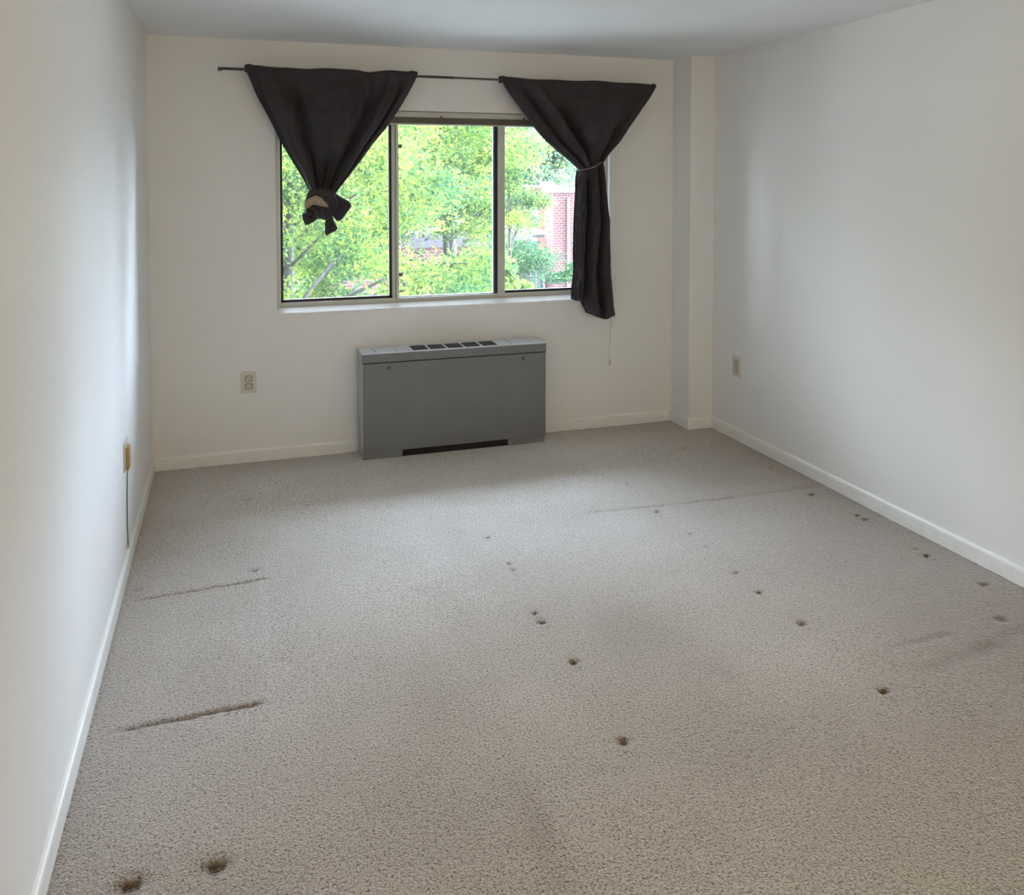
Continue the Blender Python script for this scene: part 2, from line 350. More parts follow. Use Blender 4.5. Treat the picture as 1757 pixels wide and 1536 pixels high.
wall_hole(bm); struct('wall_far', bm, M_wall)
struct('wall_left', box(XL-T, XL, YB, YF, -.05, CEIL+.1), M_wall)
struct('wall_right', box(XR, XR+T, YB, YF, -.05, CEIL+.1), M_wall)
struct('wall_back', box(XL-T, XR+T, YB-T, YB, -.05, CEIL+.1), M_wall)
struct('ceiling', box(XL-T, XR+T, YB-T, YF+T, CEIL, CEIL+.15), M_ceil)
CXL, CYF = 2.8465, 4.799
struct('wall_corner', box(CXL, XR+.01, CYF, YF+.01, -.02, CEIL+.01, bev=.004, seg=2), M_wall)

BH, BT = .074, .013
def bb_prof(s): return [(0, -.004), (-BT*s, -.004), (-BT*s, BH-.014), (-BT*.85*s, BH-.005), (-BT*.5*s, BH), (0, BH)]
def base_x(name, x0, x1, y):                         # against a wall facing -y
    struct(name, prism_x(bmesh.new(), [(y+a, z) for a, z in bb_prof(1)], x0, x1), M_trim)
def base_y(name, x, s, y0, y1):
    struct(name, prism_y(bmesh.new(), [(x+a*s, z) for a, z in bb_prof(1)], y0, y1), M_trim)
bm = bmesh.new()
for a, b_ in ((XL, .716), (1.852, CXL)): prism_x(bm, [(YF+p, z) for p, z in bb_prof(1)], a, b_)
struct('baseboard_far', bm, M_trim)
base_y('baseboard_left', XL, -1, YB, YF); base_y('baseboard_right', XR, 1, YB, CYF)
bm = bmesh.new(); rings_ = []
for x_, y_, ox, oy in ((CXL, YF, 1, 0), (CXL, CYF, 1, 1), (XR, CYF, 0, 1)):
    rings_.append([bm.verts.new((x_+p*ox, y_+p*oy, z)) for p, z in bb_prof(1)])
for A, B in zip(rings_, rings_[1:]):
    for k in range(len(A)): bm.faces.new((A[k], A[(k+1) % len(A)], B[(k+1) % len(A)], B[k]))
bm.faces.new(rings_[0][::-1]); bm.faces.new(rings_[-1])
struct('baseboard_corner', bm, M_trim)

# ------------------------------------------------------------------ window
win = thing('window_1', None, None, (WX0, YF, WZ0), kind='structure')
bm = bmesh.new(); prism_x(bm, [(YF+.06, WZ0-.012), (YF-.007, WZ0-.012), (YF-.009, WZ0-.002), (YF-.004, WZ0+.006), (YF+.036, WZ0+.030), (YF+.06, WZ0+.030)], WX0-.003, WX1+.003)
obj('sill', bm, M_trim, win)
FY0, FY1 = YF+.04, YF+.15
bm = bmesh.new()                                      # master frame
bx(bm, WX0, WX1, FY0, FY1, WZ0, WZ0+.034, bev=.002); bx(bm, WX0, WX0+.026, FY0, FY1, WZ0, WZ1, bev=.002)
bx(bm, WX1-.026, WX1, FY0, FY1, WZ0, WZ1, bev=.002); bx(bm, WX0, WX1, FY0, FY1, WZ1-.05, WZ1, bev=.002)
bx(bm, WX0+.026, WX1-.026, FY0+.018, FY0+.03, WZ0+.03, WZ0+.058, bev=.002)
obj('frame', bm, M_frame, win)
bm = bmesh.new(); x0 = .926
bx(bm, .946, .962, FY0+.012, FY1, WZ0+.05, WZ1-.05, bev=.002); bx(bm, .966, .981, FY0+.006, FY1, WZ0+.05, WZ1-.05, bev=.002)
bx(bm, .944, .983, FY0+.022, FY1, WZ0+.05, WZ1-.05)
obj('mullion', bm, M_frame, win)
bm = bmesh.new(); bx(bm, 1.627, 1.668, FY0+.005, FY1, WZ0+.04, WZ1-.05, bev=.002)
obj('mullion', bm, M_frame, win)
def ring(bm, x0, x1, z0, z1, y0, y1, l, r_, b_, t_):
    if l: bx(bm, x0, x0+l, y0, y1, z0, z1)
    if r_: bx(bm, x1-r_, x1, y0, y1, z0, z1)
    if b_: bx(bm, x0, x1, y0, y1, z0, z0+b_)
    if t_: bx(bm, x0, x1, y0, y1, z1-t_, z1)
G0, G1 = FY0+.035, FY0+.06
bm = bmesh.new(); ring(bm, .278, .946, WZ0+.05, WZ1-.05, G0, G1, .016, .018, .024, .02); obj('gasket', bm, M_gasket, win)
bm = bmesh.new(); ring(bm, .982, 1.627, WZ0+.05, WZ1-.05, G0, G1, 0, .018, .0, .02); obj('gasket', bm, M_gasket, win)
bm = bmesh.new(); ring(bm, .982, 1.612, WZ0+.055, WZ1-.05, G0, G1, .006, .012, .008, .02); obj('gasket', bm, M_gasket2, win)
bm = bmesh.new(); ring(bm, 1.668, WX1-.026, WZ0+.05, WZ1-.05, G0, G1, 0, .014, .024, .02); obj('gasket', bm, M_gasket, win)
for a, b_ in ((.29, .93), (.984, 1.606), (1.668, 2.34)):
    obj('glass_pane', box(a, b_, G0+.01, G0+.014, WZ0+.06, WZ1-.06), M_glass, win)
for z in (1.845, 1.052): obj('sash_stop', box(.990, 1.010, G0-.004, G0+.012, z-.012, z+.012, bev=.002), M_gasket2, win)

# ------------------------------------------------------------------ raised blind
bl = thing('window_blind', 'raised slatted blind bunched up at the top of the window', 'blind', (WX0+.02, YF+.01, WZ1-.08))
obj('head_rail', box(WX0+.012, WX1-.012, YF-.004, YF+.032, WZ1-.037, WZ1-.004, bev=.003), M_rail, bl)
bm = bmesh.new(); bx(bm, WX0+.02, WX1-.02, YF+.005, YF+.025, WZ1-.075, WZ1-.038)
for k in range(9):
    z = WZ1-.042-k*.0036
    prism_x(bm, [(YF+.003, z), (YF+.014, z+.0016), (YF+.026, z), (YF+.026, z-.0012), (YF+.014, z+.0004), (YF+.003, z-.0012)], WX0+.02, WX1-.02)
obj('slats', bm, M_slat, bl)
obj('bottom_rail', box(WX0+.02, WX1-.02, YF+.001, YF+.028, WZ1-.083, WZ1-.074, bev=.003), M_rail, bl)
for x in (.75, 1.24, 1.78, 2.1):
    bm = bmesh.new(); bx(bm, x-.006, x+.006, YF-.007, YF-.003, WZ1-.045, WZ1-.025, bev=.001); tube(bm, [(x, YF-.002, WZ1-.04), (x, YF-.002, WZ1-.08)], .001, 5)
    obj('cord_lock', bm, M_slat, bl)
pts = []
for k in range(40):
    z = 2.03-k*(2.03-.45)/39; pts.append((2.381+.003*math.sin(k*.8), YF-.012, z))
obj('pull_cord', tube(bmesh.new(), pts, .0011, 5), M_string, bl)
bm = bmesh.new(); tube(bm, [(2.381, YF-.012, .452), (2.381, YF-.012, .44), (2.381, YF-.012, .415), (2.381, YF-.012, .41)], [.002, .005, .007, .005], 10)
obj('cord_tassel', bm, M_string, bl, True)
pts = [(2.388+.012*math.sin(k*.55)*(1 if k > 6 else .4)+.012*gau(k, 14, 4), YF-.012, .98-k*.018) for k in range(24)]
obj('loose_cord', tube(bmesh.new(), pts, .0008, 5), M_string, bl)

# ------------------------------------------------------------------ curtain rod
RY, RZ = YF-.08, 2.257
rod = thing('curtain_rod', 'thin dark metal curtain rod spanning the top of the window', 'curtain rod', (-.05, RY, RZ))
obj('tube', tube(bmesh.new(), [(-.045, RY, RZ+.003), (1.30, RY, RZ)], .0078, 14), M_rod, rod, True)
obj('tube', tube(bmesh.new(), [(1.30, RY, RZ), (2.655, RY, RZ-.006)], .0062, 14), M_rod, rod, True)
for x, s in ((-.045, -1), (2.655, 1)):
    obj('end_cap', tube(bmesh.new(), [(x-s*.012, RY, RZ), (x-s*.010, RY, RZ), (x+s*.010, RY, RZ), (x+s*.013, RY, RZ)], [.008, .011, .011, .007], 14), M_rod, rod, True)
for x in (.20, 2.45):
    bm = bmesh.new(); tube(bm, [(x, YF, RZ-.02), (x, RY+.02, RZ-.02), (x, RY, RZ-.012)], .004, 8); bx(bm, x-.012, x+.012, YF-.003, YF, RZ-.05, RZ+.01)
    obj('bracket', bm, M_rod, rod)

# ------------------------------------------------------------------ curtains
CYP = RY-.012
def edge_fn(pts, yp):
    P = [at(a, b_, yp) for a, b_ in pts]; P = [(p.x, p.z) for p in P]
    d = [0]
    for a, b_ in zip(P, P[1:]): d.append(d[-1]+math.hypot(b_[0]-a[0], b_[1]-a[1]))
    d = [q/d[-1] for q in d]
    def f(t):
        t = min(1, max(0, t))
        for i in range(len(d)-1):
            if t <= d[i+1] or i == len(d)-2:
                # Catmull-Rom through the measured outline
                p0, p1, p2, p3 = P[max(i-1, 0)], P[i], P[i+1], P[min(i+2, len(P)-1)]
                s = (t-d[i])/(d[i+1]-d[i]); out = []
                for c in (0, 1):
                    m1 = (p2[c]-p0[c])/2; m2 = (p3[c]-p1[c])/2
                    out.append((2*s**3-3*s**2+1)*p1[c]+(s**3-2*s**2+s)*m1+(-2*s**3+3*s**2)*p2[c]+(s**3-s**2)*m2)
                return out
    return f
def sheet(left, right, nu, nv, dep, zoff=None, top_fold=True, yp=CYP):
    fl, fr = edge_fn(left, yp), edge_fn(right, yp); bm = bmesh.new(); rows = []
    for j in range(nv+1):
        v = j/nv; a, b_ = fl(v), fr(v); r = []
        for i in range(nu+1):
            u = i/nu; x = a[0]+(b_[0]-a[0])*u; z = a[1]+(b_[1]-a[1])*u
            if zoff: z += zoff(u, v)
            y = yp-dep(u, v, x, z); r.append(bm.verts.new((x, y, z)))
        rows.append(r)
    if top_fold:                                     # the pocket over the rod
        extra = []
        for k, (dy, dz) in enumerate(((.004, .006), (.012, .009), (.020, .006), (.023, -.004), (.022, -.03))):
            extra.append([bm.verts.new((v.co.x, yp+dy, v.co.z+dz)) for v in rows[0]])
        rows = extra[::-1]+rows
    for A, B in zip(rows, rows[1:]):
        for i in range(nu): bm.faces.new((A[i], A[i+1], B[i+1], B[i]))
    return bm
def finish(o, th=.0025):
    md = o.modifiers.new('thickness', 'SOLIDIFY'); md.thickness = th; md.offset = 1
    return o
def wrinkle(x, z, s, seed): return mnoise.noise(Vector((x*s, z*s*.6, seed)))

def plat(x, a, b, w): return sstep(a-w, a+w, x)*(1-sstep(b-w, b+w, x))
def cl_dep(u, v, x, z):
    g = sstep(0, .22, v); k = 1-.45*sstep(.7, 1, v)
    d = -.018*g*plat(u, -.2, .055, .012)                         # hem turned away on the left
    d += .050*g*k*plat(u, .062+.02*v, .155+.07*v, .022)          # flat band beside it
    d -= .068*k*gau(u, .235+.09*v, .030+.05*v*(1-v))*sstep(.04, .35, v)
    bul = max(0, math.sin(math.pi*min(1, max(0, (u-.24)/.52))))
    d += .085*bul**.8*sstep(.0, .40, v)*(1-sstep(.58, .74, v))
    d -= .055*bul*sstep(.60, .76, v)*(1-.5*sstep(.85, 1, v))
    d += .060*k*gau(u, .585-.03*v, .030)*sstep(.66, .78, v)      # pleat under the swag
    d -= .068*k*gau(u, .775-.05*v, .035)*sstep(.02, .4, v)
    d += .062*g*k*plat(u, .825, .905, .018)
    d -= .020*g*gau(u, .925, .012)
    d += .016*g*plat(u, .945, .985, .01)
    d += .014*sstep(.45, .6, u)*(1-sstep(.7, .8, u))*math.sin(min(1, v/.42)*math.pi)*math.sin(x*75+z*20)
    d += .010*wrinkle(x, z, 9, 1)+.005*wrinkle(x, z, 30, 4)
    return d+.014
def cl_z(u, v):
    t = max(0, 1-v/.05)
    return t*(.0015*math.sin(u*31)+.004*math.sin(u*13+1)+.008*gau(u, .82, .08)-.008*gau(u, .70, .05)+.006*gau(u, .02, .02)+.006*gau(u, .97, .02)+.004)
L1 = [(420, 117), (431.7, 143), (443, 168.7), (466.7, 212), (480.7, 241), (501.7, 277), (517, 302), (533, 331)]
R1 = [(716, 128), (707, 147.7), (688.4, 180.3), (665, 215.4), (639.4, 246.9), (618.4, 276), (595, 306), (573, 334)]
c1 = thing('curtain', 'charcoal curtain gathered up into a hanging knot on the left of the window', 'curtain', (at(570, 120, RY).x, RY, RZ), 'dark curtains on the rod')
finish(obj('drape', sheet(L1, R1, 150, 110, cl_dep, cl_z), M_cloth, c1, True))

def puff(name, poly, y, bulge, mat_, parent, n=9, back=.4, lift=None, sm=3):
    """a swollen piece of cloth: a closed outline at depth y, its middle bulging towards the room"""
    P = [at(a, b_, y) for a, b_ in poly]; Q = []
    for i in range(len(P)):
        p0, p1, p2, p3 = P[i-1], P[i], P[(i+1) % len(P)], P[(i+2) % len(P)]
        for k in range(sm):
            s = k/sm; Q.append(.5*((2*p1)+(p2-p0)*s+(2*p0-5*p1+4*p2-p3)*s*s+(3*p1-p0-3*p2+p3)*s**3) if sm > 1 else p1)
    c = sum(Q, Vector())/len(Q); bm = bmesh.new()
    for sgn, amt in ((-1, bulge), (1, bulge*back)):
        prev = None
        for j in range(n):
            t = j/n; h = math.sqrt(max(0, 1-(1-t)**2))*amt
            r = []
            for k_, q in enumerate(Q):
                p = q+(c-q)*t; w = 1+.35*math.sin(k_*.9+t*4)*t
                p = Vector((p.x, y+sgn*h*w+(lift(p.x, p.z) if lift else 0)+.0025*wrinkle(p.x, p.z, 70, 3), p.z)); r.append(bm.verts.new(p))
            if prev:
                for i in range(len(r)): bm.faces.new((prev[i], prev[(i+1) % len(r)], r[(i+1) % len(r)], r[i]))
            prev = r
        cv = bm.verts.new((c.x, y+sgn*amt+(lift(c.x, c.z) if lift else 0), c.z))
        for i in range(len(prev)): bm.faces.new((prev[i], prev[(i+1) % len(prev)], cv))
    bmesh.ops.remove_doubles(bm, verts=bm.verts, dist=1e-5)
    return obj(name, bm, mat_, parent, True)
def K(*pts): return [(500+a/13.515, 310+b_/13.515) for a, b_ in pts]
KY = CYP-.02
puff('knot', K((425, 215), (700, 185), (960, 250), (1060, 420), (1090, 700), (960, 850), (780, 900), (560, 870), (380, 720), (305, 600), (330, 420)), KY, .045, M_cloth, c1)
puff('tail', K((955, 265), (1150, 370), (1330, 470), (1400, 598), (1290, 740), (1205, 865), (1085, 950), (980, 850), (960, 620), (1010, 450)), KY-.010, .022, M_cloth, c1, sm=2)
puff('tail', K((800, 900), (775, 1060), (790, 1275), (900, 1225), (1000, 1185), (1075, 1100), (1000, 960), (950, 800)), KY-.03, .016, M_cloth, c1, sm=2)
tag(puff('tail_lining', K((955, 810), (990, 900), (1045, 1010), (1070, 1085), (1040, 1040), (985, 950), (960, 880)), KY-.05, .004, M_whitelining, c1, sm=1), 'thin white lining edge')
tag(puff('lining', K((310, 570), (340, 470), (430, 400), (560, 340), (690, 380), (780, 470), (870, 610), (700, 600), (500, 560), (390, 640), (330, 640)), KY-.056, .010, M_lining, c1), 'beige lining showing through the knot')
puff('knot_band', K((420, 215), (600, 185), (800, 215), (960, 255), (1060, 430), (1080, 620), (960, 690), (880, 600), (780, 460), (650, 350), (540, 320), (420, 390), (330, 470), (370, 330)), KY-.040, .016, M_cloth, c1)
puff('knot_fold', K((395, 560), (500, 535), (640, 550), (820, 600), (910, 680), (960, 820), (880, 900), (780, 920), (640, 860), (550, 810), (520, 700)), KY-.048, .022, M_cloth, c1)
# the rolled corner on the left
bm = bmesh.new(); cc = at(500+400/13.5, 310+830/13.5, KY-.03)
for (rr, yy) in ((.026, 0), (.014, -.012)):
    pass
pr = None
for j in range(13):
    t = j/12; ring_ = []
    for k in range(22):
        a = 2*math.pi*k/22; rad = .040*(1-.35*t)*(1+.12*math.sin(2*a+1)); rad = max(rad, .004)
        z_ = cc.z-.012-math.sin(a)*rad*1.08-.018*t*0; x_ = cc.x+math.cos(a)*rad*.98
        if t > .8: rad *= .6; x_ = cc.x+math.cos(a)*rad; z_ = cc.z-.012-math.sin(a)*rad
        ring_.append(bm.verts.new((x_+.016*(1-t), cc.y+.03-.05*min(t, .8)/.8+(.03 if t > .8 else 0)*(t-.8)/.2, z_+.02*(1-t))))
    if pr:
        for k in range(22): bm.faces.new((pr[k], pr[(k+1) % 22], ring_[(k+1) % 22], ring_[k]))
    pr = ring_
bm.faces.new(pr)
obj('tail', bm, M_cloth, c1, True)
puff('tail_corner', K((240, 800), (265, 900), (325, 1040), (420, 1010), (510, 950), (470, 880), (360, 800), (290, 740)), KY-.035, .012, M_cloth, c1, sm=1)

# right curtain: drape + tail below the tie
def cr_dep(u, v, x, z):
    g = sstep(0, .18, v); k = 1-.4*sstep(.75, 1, v); d = .004
    d += .030*g*plat(u, .0, .075+.10*v, .02)
    d -= .030*g*k*gau(u, .10+.14*v, .014)
    d += .058*g*k*plat(u, .115+.15*v, .20+.22*v, .02)
    d -= .070*k*gau(u, .25+.27*v, .028+.05*v*(1-v))*sstep(.12, .5, v)
    bul = max(0, math.sin(math.pi*min(1, max(0, (u-.28-.15*v)/(.62-.2*v)))))
    d += .070*bul*sstep(0, .4, v)*(1-sstep(.66, .92, v))
    d -= .045*k*gau(u, .87, .028)*sstep(.3, .65, v)
    d += .034*g*k*plat(u, .915, 1.0, .02)
    d += .009*wrinkle(x, z, 8, 7)+.004*wrinkle(x, z, 30, 9)
    return d+.010
def cr_z(u, v):
    t = max(0, 1-v/.05); return t*(.002*math.sin(u*23)+.003*math.sin(u*9+2)+.005*gau(u, .02, .02)+.004)
L2 = [(857.5, 136), (869.3, 158), (892.5, 190), (918.7, 224.8), (935, 243), (953.5, 259.7), (975, 277), (991, 292)]
R2 = [(1125, 148), (1104.4, 178.4), (1090, 199), (1075.4, 219), (1067, 232), (1058, 245), (1044, 262), (1032.5, 278)]
c2 = thing('curtain', 'charcoal curtain tied with string, its tail hanging below the right end of the sill', 'curtain', (at(990, 140, RY).x, RY, RZ), 'dark curtains on the rod')
finish(obj('drape', sheet(L2, R2, 150, 110, cr_dep, cr_z), M_cloth, c2, True))
def ct_dep(u, v, x, z):
    c1_ = .36+.03*math.sin(v*5)-.03*v; c2_ = .74-.08*sstep(.35, .8, v)+.02*math.sin(v*7); w2 = .035+.07*sstep(.55, .8, v)*(1-sstep(.85, 1, v))
    d = .022+.012*math.sin(math.pi*u)**.6
    d -= .095*gau(u, c1_, .045+.02*v)*sstep(.04, .22, v)
    d -= .100*gau(u, c2_, w2)*sstep(.0, .18, v)
    d += .030*plat(u, c1_+.06, c2_-.08, .03)+.016*plat(u, .05, c1_-.10, .04)+.018*plat(u, c2_+.08, .97, .04)
    d += .020*gau(u, .42+.35*v, .022)*sstep(.05, .12, v)*(1-sstep(.30, .45, v))
    d += .020*gau(v, .955-.05*(u-.6), .022)*plat(u, .42, .80, .06)
    d += .012*wrinkle(x*2, z, 11, 2)+.009*wrinkle(x*2.5, z, 26, 5)*(1+1.8*gau(u, .10, .12))
    return d
LT = [(990.5, 291), (988.5, 310), (988, 329.5), (986, 379), (984, 428.4), (985, 465.5), (982, 492.8), (981, 514)]
RT = [(1032.5, 277), (1036, 300), (1038.5, 329.5), (1044, 379), (1045, 416), (1046.6, 473), (1050, 507.6), (1052.8, 541)]
def ct_z(u, v):
    t = sstep(.88, 1, v)
    return t*(-.050*sstep(.28, .40, u)*(1-sstep(.70, 1.0, u))+.02*sstep(.0, .26, u)*(1-sstep(.27, .33, u)))
finish(obj('hanging_tail', sheet(LT, RT, 120, 140, ct_dep, ct_z, top_fold=False), M_cloth, c2, True), .003)
# back layer of the tail so that it has body
def cb_dep(u, v, x, z): return -.030+.008*math.sin(u*14)+.006*wrinkle(x, z, 14, 8)
LB = [(a+1.5, b_) for a, b_ in LT]; RB = [(a-2, b_) for a, b_ in RT]
finish(obj('back_fold', sheet(LB, RB, 50, 60, cb_dep, ct_z, top_fold=False), M_cloth, c2, True), .003)
pts = []
a = at(990.5, 292.5, CYP-.03); b_ = at(1033, 277.5, CYP-.02)
for k in range(25):
    t = k/24; pts.append((a.x+(b_.x-a.x)*t, CYP-.03-.040*math.sin(math.pi*t), a.z+(b_.z-a.z)*t-.010*math.sin(math.pi*t)))
bk = [(b_.x+(a.x-b_.x)*k/12, CYP-.03+.06*math.sin(math.pi*k/12), b_.z+(a.z-b_.z)*k/12) for k in range(13)]
tag(obj('tie_string', tube(bmesh.new(), pts+bk[1:], .0013, 6), M_string, c2, True), 'thin pale string around the gathered cloth')

# ------------------------------------------------------------------ heating and cooling unit
X0, X1, YR, ZT = .716, 1.856, 4.829, .628
un = thing('heating_unit', 'grey metal heating and cooling unit under the window', 'heater', (X0, YF, 0))
bm = bmesh.new()
YK = YF-.015
prof = [(YR+.006, .045), (YR+.006, ZT-.055), (YR+.004, ZT-.002), (YK, ZT-.002), (YK, .045)]
prism_x(bm, prof, X0+.002, X1-.002)
obj('cabinet', bm, M_grey_shade, un)
for x0, x1 in ((X0, X0+.0035), (X1-.0035, X1)):
    bm = bmesh.new(); prism_x(bm, [(YR+.002, .05), (YR+.002, ZT-.001), (YK, ZT-.001), (YK, 0), (YR+.022, 0), (YR+.022, .04)], x0, x1); obj('side_panel', bm, M_greyside_lit, un)
bm = bmesh.new(); bx(bm, X0+.003, X1-.003, YR-.001, YR+.012, .045, ZT-.0605, bev=.0015); obj('front_panel', bm, M_grey_shade, un)
bm = bmesh.new(); bx(bm, X0-.001, X1+.001, YR-.002, YR+.014, ZT-.0545, ZT-.004, bev=.0012); obj('upper_trim', bm, M_grey_shade, un)
bm = bmesh.new(); bx(bm, X0+.002, X1-.002, YR-.0005, YR+.01, ZT-.063, ZT-.053); obj('seam', bm, M_dark, un)
top = obj('top_panel', box(X0-.001, X1+.001, YR-.002, YK, ZT-.005, ZT+.001, bev=.001), M_greytop_lit, un)
gx = [1.022+k*.1078 for k in range(5)]
for x in gx:
    bm = bmesh.new(); bx(bm, x, x+.092, YR+.016, YF-.055, ZT+.0005, ZT+.002)
    g = obj('grille', bm, M_dark, un)
    bm = bmesh.new()
    for k in range(9): bx(bm, x+.002, x+.090, YR+.020+k*.0138, YR+.0225+k*.0138, ZT+.001, ZT+.0042)
    for k in range(1, 4): bx(bm, x+k*.023-.001, x+k*.023+.001, YR+.016, YF-.055, ZT+.001, ZT+.0036)
    s_ = obj('grille_bars', bm, M_grille, un); s_.parent = g
for a, b_ in ((.80, .925), (1.638, 1.770)):
    bm = bmesh.new(); bx(bm, a, b_, YR+.014, YF-.04, ZT+.0008, ZT+.0025, bev=.0006); g = obj('access_door', bm, M_greytop_lit, un)
    bm = bmesh.new(); bx(bm, a-.003, a, YR+.012, YF-.04, ZT+.0009, ZT+.0015); bx(bm, b_, b_+.003, YR+.012, YF-.04, ZT+.0009, ZT+.0015); bx(bm, a, b_, YF-.042, YF-.038, ZT+.0009, ZT+.0015)
    s_ = obj('door_gap', bm, M_dark, un); s_.parent = g
for x in (.871, 1.705):
    bm = bmesh.new(); tube(bm, [(x, YR+.001, .539), (x, YR-.004, .539), (x, YR-.0055, .539)], [.0095, .0095, .0075], 16); s_ = obj('screw', bm, M_screw, un)
    bm = bmesh.new(); bx(bm, x-.0045, x+.0045, YR-.0064, YR-.0052, .538, .5402); s2 = obj('screw_slot', bm, M_rail, un); s2.parent = s_
for a, b_ in ((X0+.003, .952), (1.612, X1-.006)):
    obj('foot_panel', box(a, b_, YR+.014, YR+.022, 0.0, .05), M_foot, un)
obj('recess_shade', box(.952, 1.612, YR+.022, YR+.028, 0.0, .05), M_dark, un)  # black plate standing in for the shade inside the opening
bm = bmesh.new(); bx(bm, 1.372, 1.3735, YR-.0018, YR, .06, .30); s_ = obj('paint_drip', bm, plain('drip', (.19, .19, .19), .5), un)

# ------------------------------------------------------------------ outlets
def outlet(name, label, M4):
    t = thing(name, label, 'outlet', (0, 0, 0), 'wall outlets'); t['org'] = (0, 0, 0)
    w, h = .042, .0625
    bm = bmesh.new(); bx(bm, -w, w, -.006, 0, -h, h, bev=.003); p_ = obj('cover_plate', bm, M_ivory, t)
    for z in (.0225, -.0225):
        bm = bmesh.new(); pf = []
        for k in range(24):
            a = 2*math.pi*k/24; pf.append((max(-.0165, min(.0165, math.cos(a)*.019)), z+max(-.0145, min(.0145, math.sin(a)*.019))))
        prism_y(bm, pf, -.0085, -.004); r_ = obj('receptacle', bm, M_ivory, t)
        bm = bmesh.new(); pf2 = [(x*1.22, z+(zz-z)*1.22) for x, zz in pf]; prism_y(bm, pf2, -.0064, -.006); g = obj('gap', bm, M_slot, t); g.parent = r_
        bm = bmesh.new(); bx(bm, -.009, -.0055, -.0092, -.008, z-.001, z+.009); bx(bm, .0055, .009, -.0092, -.008, z-.001, z+.009)
        tube(bm, [(0, -.0080, z-.008), (0, -.0092, z-.008)], .003, 10); g = obj('slots', bm, M_slot, t); g.parent = r_
    obj('screw', tube(bmesh.new(), [(0, -.005, 0), (0, -.0078, 0)], .0032, 12), M_rail, t)
    t.matrix_world = M4; return t
outlet('wall_outlet', 'ivory duplex outlet on the far wall, left of the grey heater', Matrix.Translation((.089, YF, .466)))
outlet('wall_outlet', 'ivory duplex outlet low on the right wall', Matrix.Translation((XR, 4.521, .462)) @ Matrix.Rotation(-math.pi/2, 4, 'Z'))
pl = thing('wall_jack', 'beige and brown wall jack plate on the left wall with its cable', 'wall jack', (XL, 3.785, .49))
obj('cover_plate', box(XL, XL+.006, 3.735, 3.84, .425, .548, bev=.002), M_ivory, pl)
obj('jack_block', box(XL+.004, XL+.020, 3.75, 3.812, .43, .525, bev=.003), M_brownplate, pl)
obj('cable', tube(bmesh.new(), [(XL+.012, 3.80, .44), (XL+.006, 3.80, .40), (XL+.004, 3.795, .30), (XL+.004, 3.79, .18), (XL+.006, 3.785, .11), (XL+.010, 3.785, .095)], .0024, 8), M_cable, pl, True)
obj('cable_clip', box(XL, XL+.012, 3.775, 3.795, .09, .105, bev=.002), M_rail, pl)

# ------------------------------------------------------------------ outdoors
GZ = -6.5
struct('ground', box(-90, 160, YF+1.5, 200, GZ-.2, GZ), M_ground)
def leaves(name, clumps, per, size, m_, parent, seed, flat=.55):
    """one crown: many small leaf blades around the clump centres"""
    rs = np.random.RandomState(seed); C = np.array([c[:3] for c in clumps]); Rr = np.array([c[3] for c in clumps])
    n = len(C)*per; idx = np.repeat(np.arange(len(C)), per)
    d = rs.randn(n, 3); d /= np.linalg.norm(d, axis=1)[:, None]; rad = rs.rand(n)**.40*(1+.22*rs.randn(n))
    P = C[idx]+d*(rad*Rr[idx])[:, None]*np.array([1, 1, flat])
    nrm = rs.randn(n, 3)*.8+np.array([0, -.25, .9]); nrm /= np.linalg.norm(nrm, axis=1)[:, None]
    t = np.cross(nrm, rs.randn(n, 3)); t /= np.linalg.norm(t, axis=1)[:, None]; b = np.cross(nrm, t)
    s = size*(.6+.8*rs.rand(n))[:, None]
    V = np.stack([P-t*s, P-b*s*.5+nrm*s*.15, P+t*s, P+b*s*.5+nrm*s*.15], 1).reshape(-1, 3)
    me = bpy.data.meshes.new(name); me.vertices.add(len(V)); me.vertices.foreach_set('co', V.astype(np.float32).ravel())
    F = np.arange(len(V), dtype=np.int32); me.loops.add(len(F)); me.loops.foreach_set('vertex_index', F)
    me.polygons.add(n); me.polygons.foreach_set('loop_start', np.arange(0, len(F), 4, dtype=np.int32)); me.update(calc_edges=True)
    a = me.attributes.new('leafvar', 'FLOAT', 'POINT'); a.data.foreach_set('value', np.repeat((rs.rand(n)*.7+.3*rs.rand(len(C))[idx]), 4).astype(np.float32))
    me.transform(Matrix.Translation(-Vector(parent['org'])))
    return link(name, me, m_, parent)
